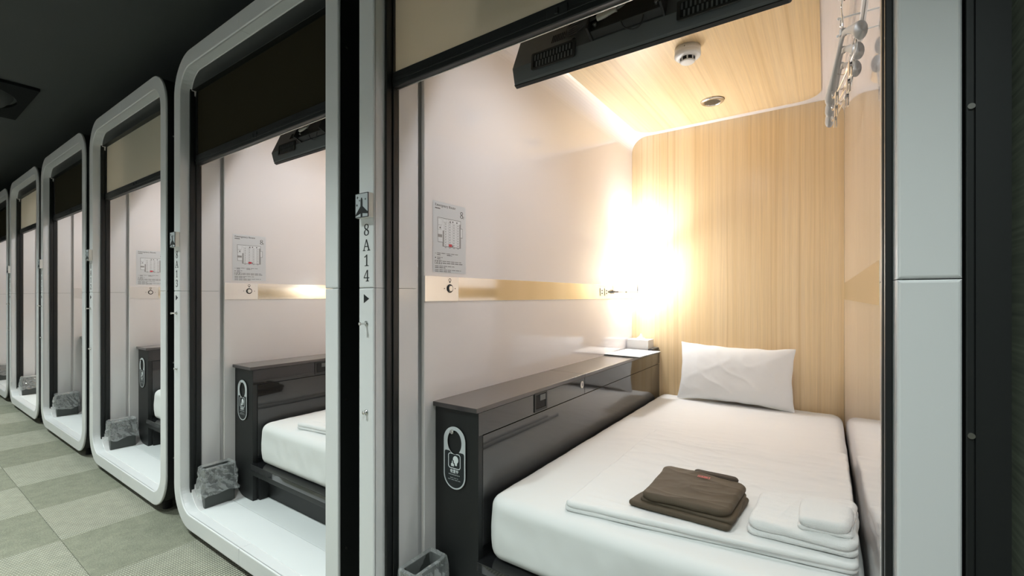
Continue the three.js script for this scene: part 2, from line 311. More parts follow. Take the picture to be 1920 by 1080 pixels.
// ---------------------------------------------------------------- televisions
function makeTV() {
  const t = thing('television', '', 'television', [0.08, 1.763, -0.292], 'ceiling hung televisions'); t.rotation.x = -0.4189;
  const W = 0.3625, H = 0.425;
  const prof = new THREE.Shape([V2(0.003, 0), V2(0.010, 0.004), V2(0.0355, 0.0356), V2(0.036, 0.33), V2(0.022, H - 0.004), V2(0.003, H)]);
  const bc = extr(prof, 2 * W, 0.003).translate(0, 0, -W).rotateY(-Math.PI / 2); // profile x -> +z
  obj('back_cover', bc, M.tv, t);
  obj('bezel', extr(rrRing([-W - 0.002, W + 0.002, -0.003, H + 0.003, 0.006], [-W + 0.012, W - 0.012, 0.018, H - 0.012, 0.002]), 0.012, 0.001).translate(0, 0, -0.008), M.tvDark, t);
  obj('screen_glass', box(-W + 0.011, W - 0.011, 0.017, H - 0.011, -0.005, 0.003), M.tvScreen, t);
  // two vent grilles set on the lower slope of the back
  const slope = Math.atan2(0.0255, 0.0316);
  for (const x of [-0.219, 0.199]) {
    const v = new THREE.Group(); v.name = 'vent'; t.add(v); v.position.set(x, 0.0335, 0.0352); v.rotation.x = 0.33;
    obj('vent_recess', box(-0.066, 0.066, -0.021, 0.021, -0.004, 0.0006, 0.0004), M.groove, v);
    obj('vent_rim', extr(rrRing([-0.072, 0.072, -0.026, 0.025, 0.006], [-0.064, 0.064, -0.0195, 0.020, 0.003]), 0.004, 0.001), M.tvDark, v);
    for (let k = 0; k < 12; k++) for (const yy of [-0.0098, 0.0102]) obj('slat', box(-0.0022, 0.0022, -0.0082, 0.0082, 0, 0.0022).translate(-0.0572 + k * 0.0104 + (yy > 0 ? -0.003 : 0.003), yy, 0), M.tv, v);
  }
  for (const x of [-0.215, 0.2]) { const s = []; for (let k = 0; k < 8; k++) s.push(box(x - 0.022 + k * 0.006, x - 0.0195 + k * 0.006, 0.088, 0.118, 0.0352, 0.0366)); obj('speaker_slots', s, M.groove, t); }
  for (const [x, y] of [[-0.262, 0.062], [-0.16, 0.07], [0.15, 0.07], [0.262, 0.062]]) obj('screw_recess', cyl(0.0055, 0.0055, 0.003, 16).rotateX(Math.PI / 2).translate(x, y, 0.0358), M.groove, t);
  // mounting bracket and arm up to the cabin ceiling
  const br = obj('mount_bracket', [box(-0.100, 0.100, 0.040, 0.27, 0.036, 0.060, 0.002), box(-0.100, -0.094, 0.034, 0.27, 0.036, 0.078, 0.001), box(0.094, 0.100, 0.034, 0.27, 0.036, 0.078, 0.001)], M.tvDark, t);
  for (const x of [-0.082, 0.082]) for (const y of [0.058, 0.2]) { obj('bolt', cyl(0.0055, 0.0055, 0.008, 6).rotateX(Math.PI / 2).translate(x, y, 0.063), M.steel, br); }
  const arm = obj('mount_arm', [box(-0.03, 0.03, -0.22, 0.0, -0.018, 0.018, 0.003), box(-0.07, 0.07, -0.004, 0.004, -0.05, 0.05, 0.001)], M.tvDark, t);
  arm.rotation.x = 0.4189; { const wy = 2.172 - 0.004 - 1.763, wz = -0.235 + 0.292; arm.position.set(0, wy * 0.9135 - wz * 0.4067, wy * 0.4067 + wz * 0.9135); }
  // power lead: white connector, grey flex, black leads
  const pg = obj('plug', lathe([[0, -0.027], [0.0085, -0.027], [0.0098, -0.024], [0.0098, -0.006], [0.0068, 0.012], [0.0062, 0.022], [0.0082, 0.027], [0, 0.027]], 20).scale(1, 1, 0.75).rotateZ(-Math.PI / 2 + 0.12), M.plug, t); pg.position.set(-0.046, 0.068, 0.074);
  obj('lead', tube([V3(-0.02, 0.071, 0.075), V3(0.0, 0.074, 0.078), V3(0.02, 0.095, 0.085), V3(0.028, 0.14, 0.085), V3(0.02, 0.2, 0.07)], 0.0032), M.cableGrey, t);
  for (let k = 0; k < 5; k++) obj('lead', tube([V3(-0.072, 0.066, 0.075), V3(-0.10, 0.068 + 0.003 * k, 0.07), V3(-0.15, 0.074 + 0.005 * k, 0.05 + 0.003 * k), V3(-0.185, 0.085 + 0.006 * k, 0.045), V3(-0.17, 0.118 + 0.004 * k, 0.05), V3(-0.11, 0.12 + 0.005 * k, 0.055), V3(-0.06, 0.13, 0.065)], 0.0026), M.cable, t);
  obj('lead', tube([V3(-0.01, 0.045, 0.06), V3(0.0, 0.026, 0.05), V3(0.025, 0.016, 0.043), V3(0.042, 0.022, 0.046), V3(0.052, 0.05, 0.06)], 0.0018), M.cable, t);
  obj('port_panel', box(0.24, 0.33, 0.02, 0.06, 0.02, 0.0368, 0.003), M.tvDark, t);
  return t;
}
const tv0 = makeTV();
for (let i = 0; i < 3; i++) { const l = i ? `back of the black television hung inside ${CAB[i]}` : 'back of the black television with leads and vents hung inside cabin 8A14'; if (i) dup(tv0, -PITCH * i, l); else tv0.userData.label = l; }

// ---------------------------------------------------------------- soft things
// closed soft slab over a quad (FL, FR, BR, BL in x, z), with rounded edges and layered creases
function cloth({ quad, y0, y1, r, corner = 0.03, N = 220, rings = 46, amp = 0.002, freq = 9, crease = 0, creaseDir = [1, 0.25], wob = 0.003, wobF = 8, sd = 0, sideRows = 5, top = null, sideWr = 0 }) {
  const [A, B, C, D] = quad, w = Math.hypot(B[0] - A[0], B[1] - A[1]), d = Math.hypot(D[0] - A[0], D[1] - A[1]);
  r = Math.min(r, (y1 - y0) / 2); corner = Math.max(corner, r * 1.02);
  // boundary samples of the w x d rounded rectangle
  const bnd = [], per = 2 * (w + d - 4 * corner) + 2 * Math.PI * corner;
  const segs = [[w - 2 * corner, (s) => [[corner + s, 0], [0, -1]]], [Math.PI / 2 * corner, (s) => { const a = s / corner - Math.PI / 2; return [[w - corner + corner * Math.cos(a), corner + corner * Math.sin(a)], [Math.cos(a), Math.sin(a)]]; }],
    [d - 2 * corner, (s) => [[w, corner + s], [1, 0]]], [Math.PI / 2 * corner, (s) => { const a = s / corner; return [[w - corner + corner * Math.cos(a), d - corner + corner * Math.sin(a)], [Math.cos(a), Math.sin(a)]]; }],
    [w - 2 * corner, (s) => [[w - corner - s, d], [0, 1]]], [Math.PI / 2 * corner, (s) => { const a = s / corner + Math.PI / 2; return [[corner + corner * Math.cos(a), d - corner + corner * Math.sin(a)], [Math.cos(a), Math.sin(a)]]; }],
    [d - 2 * corner, (s) => [[0, d - corner - s], [-1, 0]]], [Math.PI / 2 * corner, (s) => { const a = s / corner + Math.PI; return [[corner + corner * Math.cos(a), corner + corner * Math.sin(a)], [Math.cos(a), Math.sin(a)]]; }]];
  for (let i = 0; i < N; i++) { let s = per * i / N; for (const [L, f] of segs) { if (s <= L) { bnd.push(f(s)); break; } s -= L; if (f === segs[7][1]) bnd.push(segs[7][1](L)); } }
  while (bnd.length < N) bnd.push(bnd[bnd.length - 1]);
  const map = (x, z) => { const u = x / w, v = z / d; return [(1 - u) * (1 - v) * A[0] + u * (1 - v) * B[0] + u * v * C[0] + (1 - u) * v * D[0], (1 - u) * (1 - v) * A[1] + u * (1 - v) * B[1] + u * v * C[1] + (1 - u) * v * D[1]]; };
  const pos = [], uv = [], idx = [];
  const wobble = (X, Z, y) => [X + wob * fbm(X * wobF, y * wobF * 2, Z * wobF + sd, 3), Z + wob * fbm(X * wobF + 31, y * wobF * 2, Z * wobF + sd, 3)];
  const h = (X, Z) => {
    let v = amp * 2 * fbm(X * freq, sd, Z * freq, 4);
    if (crease) { const c1 = n3((X * creaseDir[0] + Z * creaseDir[1]) * freq * 1.7, sd + 3, (Z * creaseDir[0] - X * creaseDir[1]) * freq * 0.45); const c2 = n3(X * freq * 0.7 + 5, sd + 9, Z * freq * 1.9); v += crease * (Math.pow(1 - Math.abs(c1), 6) + 0.7 * Math.pow(1 - Math.abs(c2), 8)) - crease * 0.5; }
    return v;
  };
  const ringList = []; // [inset, scale, y-kind]
  const er = 6;
  const push = (bx, bz, y, k) => { const [X, Z] = map(bx, bz); let yy = y; if (k > 0) yy += (h(X, Z) + (top ? top(X, Z) : 0)) * k; const [X2, Z2] = wobble(X, Z, y); pos.push(X2, yy, Z2); uv.push(X2, Z2 - y); };
  // bottom centre -> bottom edge -> side -> top edge -> top centre
  const rows = [];
  rows.push({ s: 0, inset: r, y: y0, k: 0 }); rows.push({ s: 0.5, inset: r, y: y0, k: 0 });
  for (let e = 0; e <= er; e++) { const a = Math.PI / 2 * e / er; rows.push({ s: 1, inset: r - r * Math.sin(a), y: y0 + r - r * Math.cos(a), k: 0 }); }
  const sh = y1 - y0 - 2 * r; if (sh > 1e-4) for (let e = 1; e < sideRows; e++) rows.push({ s: 1, inset: 0, y: y0 + r + sh * e / sideRows, k: 0, side: Math.sin(Math.PI * e / sideRows) });
  for (let e = 0; e <= er; e++) { const a = Math.PI / 2 * e / er; rows.push({ s: 1, inset: r - r * Math.cos(a), y: y1 - r + r * Math.sin(a), k: e / er }); }
  for (let q = 1; q < rings; q++) rows.push({ s: 1 - q / rings, inset: r, y: y1, k: 1 });
  for (const R of rows) for (let i = 0; i < N; i++) {
    const [[bx, bz], [nx, nz]] = bnd[i]; let x = bx - nx * R.inset, z = bz - nz * R.inset;
    if (R.side && sideWr) { const m = sideWr * R.side * fbm((bx + bz) * 11, R.y * 5, sd, 3); x += nx * m; z += nz * m; }
    x = w / 2 + (x - w / 2) * R.s; z = d / 2 + (z - d / 2) * R.s; push(x, z, R.y, R.k);
  }
  push(w / 2, d / 2, y1, 1);
  const nr = rows.length, last = nr * N;
  for (let a = 0; a < nr - 1; a++) for (let i = 0; i < N; i++) { const j = (i + 1) % N, p = a * N + i, q = a * N + j, p2 = p + N, q2 = q + N; idx.push(p, p2, q, q, p2, q2); }
  for (let i = 0; i < N; i++) idx.push((nr - 1) * N + i, last, (nr - 1) * N + (i + 1) % N);
  const g = new THREE.BufferGeometry(); g.setAttribute('position', new THREE.Float32BufferAttribute(pos, 3)); g.setAttribute('uv', new THREE.Float32BufferAttribute(uv, 2)); g.setIndex(idx); g.computeVertexNormals(); return g;
}
const rect = (x0, x1, zf, zb) => [[x0, zf], [x1, zf], [x1, zb], [x0, zb]];

// ---------------------------------------------------------------- bedside console along the left wall
const CT = 0.766, CX = -0.385, CF = -0.228;
function makeConsole() {
  const t = thing('bedside_console', '', 'console', [0, 0, 0], 'black consoles beside the beds');
  // end board cut to the coved floor corner
  const e = new THREE.Shape(); e.moveTo(CX, FLOOR + 0.0005); e.lineTo(WL + 0.1, FLOOR + 0.0005); e.absarc(WL + 0.1015, FLOOR + 0.102, 0.1, -Math.PI / 2, -Math.PI, true); e.lineTo(WL + 0.0015, CT - 0.016); e.lineTo(CX, CT - 0.016);
  obj('end_board', extr(e, 0.022, 0.001).translate(0, 0, CF - 0.030), M.blackSatin, t);
  obj('lower_front', box(CX - 0.018, CX, 0.11, 0.674, BACK + 0.002, CF - 0.032, 0.001), M.blackGloss, t);
  obj('upper_front', box(CX - 0.018, CX + 0.0005, 0.677, CT - 0.0165, -0.992, CF - 0.009, 0.001), M.blackGloss, t);
  obj('upper_front', box(CX - 0.018, CX + 0.0005, 0.677, CT - 0.0165, BACK + 0.002, -0.9945, 0.001), M.blackGloss, t);
  obj('back_rail', box(WL + 0.0015, WL + 0.015, 0.4, CT - 0.016, BACK + 0.002, CF - 0.032), M.blackSatin, t);
  obj('top_board', box(WL + 0.001, CX + 0.003, CT - 0.015, CT, -0.992, CF + 0.004, 0.0015), M.topSatin, t);
  obj('top_board', box(WL + 0.001, CX + 0.003, CT - 0.015, CT, BACK + 0.001, -0.9945, 0.0015), M.topSatin, t);
  const h = obj('flush_pull', extr(rrRing([-0.046, 0.046, -0.036, 0.036, 0.002], [-0.036, 0.036, -0.026, 0.026, 0.001]), 0.003, 0.0006).rotateY(Math.PI / 2), M.blackSatin, t); h.position.set(CX + 0.0005, 0.7175, -0.61);
  obj('pull_cup', [box(-0.034, 0.034, -0.024, 0.006, 0.0006, 0.0014), box(-0.034, 0.004, 0.006, 0.024, 0.0006, 0.0014)].map((g) => g.rotateY(Math.PI / 2)), M.groove, h);
  obj('pull_flap', box(-0.006, 0.034, 0.002, 0.024, 0.0012, 0.003, 0.0005).rotateY(Math.PI / 2), M.railLight, h);
  const k = obj('lock', lathe([[0, 0], [0.0155, 0], [0.0155, 0.002], [0.0135, 0.003], [0, 0.003]], 32).rotateZ(-Math.PI / 2), M.steel, t); k.position.set(CX + 0.0006, 0.722, -0.965);
  obj('keyhole', box(0.0028, 0.0036, -0.007, 0.007, -0.002, 0.002), M.groove, k);
  const pg = obj('sign_peg', lathe([[0, 0], [0.004, 0], [0.004, 0.012], [0.007, 0.0125], [0.007, 0.015], [0, 0.0155]], 20).rotateX(Math.PI / 2), M.chrome, t); pg.position.set(-0.4835, 0.679, CF - 0.008);
  return t;
}
const con0 = makeConsole();
for (let i = 0; i < 4; i++) { const l = `glossy black bedside console along the left wall of ${CAB[i]}`; if (i) dup(con0, -PITCH * i, l); else con0.userData.label = l; }

// door hanger on the end of the console
const hangTex = canvasTex(460, 1005, (g, W, H) => {
  g.fillStyle = '#c9ced0'; g.fillRect(0, 0, W, H);
  // black lower field
  g.fillStyle = '#23282a'; g.beginPath(); const m = 22, r = 208; g.moveTo(m + 40, 398); g.lineTo(W - m - 40, 398); g.quadraticCurveTo(W - m, 398, W - m, 438); g.lineTo(W - m, H - r - m); g.arc(W / 2, H - r - m, r, 0, Math.PI); g.lineTo(m, 438); g.quadraticCurveTo(m, 398, m + 40, 398); g.fill();
  g.strokeStyle = '#e4e9ea'; g.fillStyle = '#e4e9ea'; g.lineWidth = 13; g.lineJoin = 'round'; g.lineCap = 'round';
  const rr = (x, y, w, h, q) => { g.beginPath(); g.moveTo(x + q, y); g.arcTo(x + w, y, x + w, y + h, q); g.arcTo(x + w, y + h, x, y + h, q); g.arcTo(x, y + h, x, y, q); g.arcTo(x, y, x + w, y, q); g.stroke(); };
  rr(105, 435, 250, 235, 42);
  g.beginPath(); g.ellipse(258, 528, 58, 62, 0, 0, 7); g.fill(); // head in profile
  g.beginPath(); g.moveTo(235, 575); g.lineTo(292, 560); g.lineTo(285, 622); g.lineTo(248, 622); g.fill();
  g.fillStyle = '#23282a'; g.beginPath(); g.arc(206, 556, 15, 0, 7); g.fill(); g.fillStyle = '#e4e9ea';
  g.beginPath(); g.moveTo(180, 552); g.lineTo(196, 552); g.lineTo(200, 592); g.lineTo(222, 600); g.lineTo(222, 640); g.lineTo(160, 640); g.lineTo(160, 600); g.lineTo(178, 590); g.fill(); // hand to the lips
  // characters, drawn stroke by stroke
  g.lineWidth = 9; const st = (ox, oy, s, L) => { for (const q of L) { g.beginPath(); g.moveTo(ox + q[0] * s, oy + q[1] * s); for (let i = 2; i < q.length; i += 2) g.lineTo(ox + q[i] * s, oy + q[i + 1] * s); g.stroke(); } };
  st(142, 688, 0.56, [[5, 22, 95, 22], [45, 2, 30, 40, 5, 65], [28, 42, 28, 98], [45, 52, 90, 52], [67, 30, 67, 92], [38, 92, 98, 92]]);
  st(202, 688, 0.56, [[50, 0, 50, 12], [8, 28, 8, 14, 92, 14, 92, 28], [22, 34, 80, 34], [45, 36, 25, 52, 78, 50], [50, 56, 50, 94], [22, 72, 78, 72], [6, 95, 94, 95]]);
  st(262, 688, 0.56, [[14, 22, 86, 22, 86, 60, 14, 60, 14, 22], [50, 0, 50, 100]]);
  // fine print, too small to read in the photograph
  for (const [y, n, w] of [[770, 12, 17], [820, 14, 9], [850, 22, 9]]) for (let k = 0; k < n; k++) { const x = W / 2 - n * (w + 3) / 2 + k * (w + 3); if (k % 6 === 5 && y > 800) continue; g.fillRect(x, y + (k * 7 % 4), w - 3, y > 800 ? 10 : 5); if (y < 800) g.fillRect(x + (k * 5 % 8), y - 4, 4, 16); }
  g.fillStyle = '#e4e9ea';
});
M.hangFace = std({ map: hangTex, roughness: 0.4 });
function makeHanger() {
  const t = thing('door_sign', '', 'sign', [-0.479, 0.4925, CF - 0.0035], 'door hanger signs');
  const s = rrShape(-0.046, 0.046, 0, 0.201, 0.0458, 20); const hole = new THREE.Path(); hole.absellipse(0, 0.151, 0.0305, 0.0385, 0, Math.PI * 2, true); s.holes.push(hole);
  obj('plate', extr(s, 0.0016, 0.0003, 1, 32), M.white, t);
  const f = new THREE.ShapeGeometry(s, 32); const p = f.attributes.position, u = f.attributes.uv; for (let i = 0; i < p.count; i++) u.setXY(i, (p.getX(i) + 0.046) / 0.092, p.getY(i) / 0.201);
  obj('printed_face', f.translate(0, 0, 0.0018), M.hangFace, t);
  return t;
}
const dh0 = makeHanger();
for (let i = 0; i < 3; i++) { const l = `white and black oval door hanger sign on the console of ${CAB[i]}`; if (i) dup(dh0, -PITCH * i, l); else dh0.userData.label = l; }

// ---------------------------------------------------------------- bed base, mattress, bedding
function makeBase() {
  const t = thing('bed_base', '', 'bed', [0, 0, 0], 'black bed bases');
  obj('platform', box(CX + 0.001, WR - 0.001, 0.262, 0.292, BACK + 0.003, -0.226, 0.002), M.blackGloss, t);
  obj('front_rail', box(CX + 0.001, WR - 0.001, 0.236, 0.2615, -0.262, -0.232, 0.002), M.blackSatin, t);
  obj('plinth', box(CX + 0.02, WR - 0.003, FLOOR + 0.0008, 0.2615, -0.6, -0.305), M.blackSatin, t);
  obj('plinth_side', box(CX + 0.001, CX + 0.018, FLOOR + 0.0008, 0.2615, -1.9, -0.262), M.blackSatin, t);
  return t;
}
const base0 = makeBase();
for (let i = 0; i < 4; i++) { const l = `low black bed base under the mattress in ${CAB[i]}`; if (i) dup(base0, -PITCH * i, l); else base0.userData.label = l; }
const BT = 0.488;
const mat0 = tag(obj('mattress', cloth({ quad: rect(CX + 0.012, 0.581, -0.252, -2.104), y0: 0.2925, y1: BT, r: 0.038, corner: 0.06, N: 420, rings: 60, amp: 0.0022, freq: 6, crease: 0.0016, creaseDir: [0.5, 1], wob: 0.004, wobF: 6, sideWr: 0.012, sd: 4, sideRows: 8 }), M.sheet), 'mattress in a white fitted sheet in cabin 8A14', 'mattress', 'white sheeted mattresses');
for (let i = 1; i < 4; i++) dup(mat0, -PITCH * i, `mattress in a white fitted sheet in ${CAB[i]}`);
const duv0 = tag(obj('folded_duvet', [
  cloth({ quad: [[-0.125, -0.308], [0.566, -0.404], [0.576, -1.316], [-0.134, -1.221]], y0: BT + 0.0005, y1: BT + 0.019, r: 0.0095, corner: 0.02, N: 360, rings: 60, amp: 0.0015, freq: 7, crease: 0.002, creaseDir: [0.2, 1], wob: 0.008, wobF: 4, sd: 11 }),
  cloth({ quad: [[-0.122, -0.303], [0.567, -0.398], [0.572, -1.19], [-0.125, -1.13]], y0: BT + 0.0155, y1: BT + 0.030, r: 0.0075, corner: 0.02, N: 360, rings: 70, amp: 0.0016, freq: 7, crease: 0.003, creaseDir: [0.15, 1], wob: 0.008, wobF: 4, sd: 14 })], M.sheet), 'white folded duvet laid across the bed in cabin 8A14', 'duvet', 'folded white duvets');
dup(duv0, -PITCH, 'white folded duvet on the bed in cabin 8A13');
const DT = BT + 0.031;
// folded brown nightwear
function makeWear() {
  const t = thing('folded_nightwear', '', 'clothing', [0.18, DT + 0.0005, -0.51], 'folded brown nightwear');
  const q = (a) => a.map(([x, z]) => [x - 0.18, z + 0.51]);
  obj('lower_garment', [cloth({ quad: q([[0.040, -0.386], [0.306, -0.384], [0.327, -0.600], [0.085, -0.640]]), y0: 0, y1: 0.016, r: 0.008, corner: 0.012, N: 200, rings: 30, amp: 0.001, freq: 12, crease: 0.001, wob: 0.006, wobF: 10, sd: 21 }),
    cloth({ quad: q([[0.070, -0.400], [0.312, -0.396], [0.318, -0.612], [0.080, -0.645]]), y0: 0.012, y1: 0.024, r: 0.006, corner: 0.012, N: 200, rings: 30, amp: 0.001, freq: 12, crease: 0.001, wob: 0.008, wobF: 10, sd: 24 })], M.brown, t);
  obj('shirt', cloth({ quad: q([[0.075, -0.398], [0.300, -0.402], [0.316, -0.632], [0.070, -0.652]]), y0: 0.021, y1: 0.043, r: 0.011, corner: 0.03, N: 260, rings: 50, amp: 0.0042, freq: 6.5, crease: 0.0035, creaseDir: [0.35, 1], wob: 0.009, wobF: 9, sd: 32 }), M.brown, t);
  obj('collar', cloth({ quad: q([[0.165, -0.630], [0.288, -0.632], [0.290, -0.662], [0.160, -0.664]]), y0: 0.030, y1: 0.046, r: 0.008, corner: 0.014, N: 140, rings: 14, amp: 0.001, freq: 20, wob: 0.004, wobF: 14, sd: 37 }), M.brownDark, t);
  // small pink stitched emblem near the top edge
  const em = [box(-0.017, 0.017, 0, 0.0006, -0.0075, -0.0062), box(-0.017, 0.017, 0, 0.0006, 0.0062, 0.0075), box(-0.017, -0.0157, 0, 0.0006, -0.0075, 0.0075), box(0.0157, 0.017, 0, 0.0006, -0.0075, 0.0075), box(-0.012, 0.012, 0, 0.0006, 0.002, 0.0034), box(-0.013, -0.011, 0, 0.0006, -0.004, 0.004), box(-0.006, -0.004, 0, 0.0006, -0.005, 0.002), box(0.0, 0.006, 0, 0.0006, -0.004, -0.0028), box(0.008, 0.0095, 0, 0.0006, -0.005, 0.003), box(-0.002, 0.010, 0, 0.0006, -0.0008, 0.0004)];
  const e = obj('emblem', em, M.pink, t); e.position.set(0.022, 0.0475, -0.085); e.rotation.x = -0.02; e.userData.label = 'small pink stitched emblem';
  return t;
}
const wear0 = makeWear(); wear0.userData.label = 'folded brown nightwear with pink emblem on the duvet in cabin 8A14';
dup(wear0, -PITCH, 'folded brown nightwear mirrored in the console of cabin 8A13');
// towels
tag(obj('bath_towel', [
  cloth({ quad: [[0.338, -0.403], [0.566, -0.414], [0.577, -0.70], [0.352, -0.630]], y0: DT + 0.0005, y1: DT + 0.019, r: 0.0105, corner: 0.022, N: 240, rings: 30, amp: 0.002, freq: 12, wob: 0.011, wobF: 8, sd: 41 }),
  cloth({ quad: [[0.342, -0.401], [0.563, -0.411], [0.574, -0.692], [0.356, -0.622]], y0: DT + 0.016, y1: DT + 0.040, r: 0.012, corner: 0.024, N: 240, rings: 34, amp: 0.0028, freq: 12, crease: 0.002, wob: 0.012, wobF: 8, sd: 45 })], M.towel), 'folded white bath towel beside the brown nightwear', 'towel');
tag(obj('hand_towel', [
  cloth({ quad: [[0.448, -0.414], [0.556, -0.426], [0.566, -0.560], [0.452, -0.552]], y0: DT + 0.039, y1: DT + 0.050, r: 0.0055, corner: 0.014, N: 180, rings: 24, amp: 0.001, freq: 16, wob: 0.008, wobF: 11, sd: 51 }),
  cloth({ quad: [[0.448, -0.408], [0.553, -0.422], [0.562, -0.556], [0.454, -0.548]], y0: DT + 0.047, y1: DT + 0.073, r: 0.013, corner: 0.022, N: 180, rings: 24, amp: 0.002, freq: 14, wob: 0.009, wobF: 11, sd: 54 })], M.towel), 'small folded white hand towel on top of the bath towel', 'towel');
// pillow leaning on the end wall
function makePillow() {
  const nu = 80, nv = 56, W = 0.305, H = 0.172, pos = [], uv = [], idx = [];
  const side = (s) => {
    const b = pos.length / 3;
    for (let j = 0; j <= nv; j++) for (let i = 0; i <= nu; i++) {
      const a = i / nu * 2 - 1, c = j / nv * 2 - 1;
      const u = Math.sin(a * Math.PI / 2) * 0.35 + a * 0.65, v = Math.sin(c * Math.PI / 2) * 0.35 + c * 0.65;
      const th = Math.pow(Math.max(0, 1 - Math.pow(Math.abs(u), 2.6)), 0.55) * Math.pow(Math.max(0, 1 - Math.pow(Math.abs(v), 2.6)), 0.55);
      const px = W * u * (1 - 0.05 * (1 - v * v) * u * u), py = H * v * (1 - 0.085 * (1 - u * u) * v * v);
      let z = s * 0.062 * th;
      const edge = Math.max(Math.abs(u), Math.abs(v));
      const wr = fbm(px * 9, py * 7, 3 + s, 4), cr = Math.pow(1 - Math.abs(n3(px * 7 + py * 5, py * 6 - px * 3, 6 * s)), 7);
      z += s * (0.006 * wr + 0.004 * cr - 0.001) * th + 0.010 * n3(px * 6, py * 6, 9) * Math.pow(edge, 6);
      const ex = 0.006 * n3(py * 14, 2.2, 5 + u * 0.5) * Math.pow(Math.abs(u), 5), ey = 0.007 * n3(px * 11, 8.1, 5 + v * 0.5) * Math.pow(Math.abs(v), 5);
      pos.push(px + ex, py + ey, z); uv.push(px, py);
    }
    for (let j = 0; j < nv; j++) for (let i = 0; i < nu; i++) { const p = b + j * (nu + 1) + i, q = p + 1, r = p + nu + 1, t = r + 1; if (s > 0) idx.push(p, q, r, q, t, r); else idx.push(p, r, q, q, r, t); }
  };
  side(1); side(-1);
  const g = new THREE.BufferGeometry(); g.setAttribute('position', new THREE.Float32BufferAttribute(pos, 3)); g.setAttribute('uv', new THREE.Float32BufferAttribute(uv, 2)); g.setIndex(idx); g.computeVertexNormals();
  return g;
}
const pil = tag(obj('pillow', makePillow(), M.sheet), 'white pillow leaning on the wood end wall of cabin 8A14', 'pillow');
pil.position.set(0.066, BT + 0.170, -2.030); pil.rotation.set(-0.20, 0, -0.012);

// ---------------------------------------------------------------- small things
// wall plan
const planTex = canvasTex(672, 960, (g, W, H) => {
  g.fillStyle = '#d9dadd'; g.fillRect(0, 0, W, H); g.fillStyle = '#2c2a2b';
  g.font = 'bold 46px serif'; g.fillText('Emergency Route', 42, 64); for (let k = 0; k < 5; k++) g.fillRect(44 + k * 20, 84, 15, 16);
  g.font = '130px serif'; g.fillText('8', 545, 170); g.font = '44px serif'; g.fillText('F', 612, 176);
  g.strokeStyle = '#4a4848'; g.lineWidth = 5; g.fillStyle = '#e6e7ea';
  g.beginPath(); [[92, 215], [560, 215], [560, 320], [598, 320], [598, 450], [560, 450], [560, 600], [190, 600], [190, 545], [100, 545]].forEach(([x, y], i) => i ? g.lineTo(x, y) : g.moveTo(x, y)); g.closePath(); g.fill(); g.stroke();
  g.fillStyle = '#9a9898'; g.fillRect(190, 385, 26, 215); g.fillRect(534, 260, 26, 340); g.fillRect(100, 440, 80, 40);
  g.lineWidth = 2; g.strokeStyle = '#767373';
  for (const x of [216, 300, 385, 470, 534]) { g.beginPath(); g.moveTo(x, 270); g.lineTo(x, 598); g.stroke(); }
  for (const x0 of [216, 300, 385, 470]) for (let k = 0; k <= 9; k++) { const y = 272 + k * 36; g.beginPath(); g.moveTo(x0, y); g.lineTo(x0 + 64, y); g.stroke(); g.fillStyle = '#5d5a5a'; g.fillRect(x0 + 16, y + 14, 32, 6); }
  for (const [x, y, w, h] of [[100, 230, 80, 80], [100, 320, 60, 60], [200, 225, 70, 40], [300, 225, 60, 40]]) { g.strokeRect(x, y, w, h); }
  g.fillStyle = '#4a4747'; for (const [x, y] of [[130, 340], [385, 235], [470, 235], [330, 240]]) g.fillRect(x, y, 20, 22);
  g.fillStyle = '#c43b4a'; g.fillRect(312, 560, 66, 36); g.fillStyle = '#333'; g.fillRect(385, 572, 16, 20);
  g.fillStyle = '#3a3838'; const line = (x, y, n, w = 9, h = 9) => { for (let k = 0; k < n; k++) if (k % 7 !== 6) g.fillRect(x + k * (w + 3), y + (k * 5 % 3), w, h); };
  line(42, 700, 2, 12, 4); line(82, 692, 15); line(82, 712, 5, 10, 12); line(275, 692, 19); line(275, 712, 8, 10, 12);
  g.beginPath(); g.arc(52, 762, 9, 0, 7); g.fill(); line(82, 750, 9); line(82, 770, 5, 10, 10);
  for (let k = 0; k < 3; k++) { g.strokeStyle = '#3a3838'; g.lineWidth = 4; g.strokeRect(42 + k * 46, 798, 40, 44); g.beginPath(); g.moveTo(46 + k * 46, 802); g.lineTo(78 + k * 46, 838); g.stroke(); }
  line(190, 800, 32); line(190, 824, 34, 9, 12); line(42, 868, 32); line(42, 888, 17, 9, 11); line(42, 918, 44, 9, 8); line(42, 938, 26, 9, 10);
});
M.plan = std({ map: planTex, roughness: 0.5 });
const plan0 = tag(obj('evacuation_plan', [new THREE.PlaneGeometry(0.168, 0.240).rotateY(Math.PI / 2).translate(WL + 0.0008, 1.316, -0.3076)], M.plan), '', 'poster', 'evacuation plans on the left walls');
for (let i = 0; i < 3; i++) { const l = `emergency route plan sheet on the left wall of ${CAB[i]}`; if (i) dup(plan0, -PITCH * i, l); else plan0.userData.label = l; }

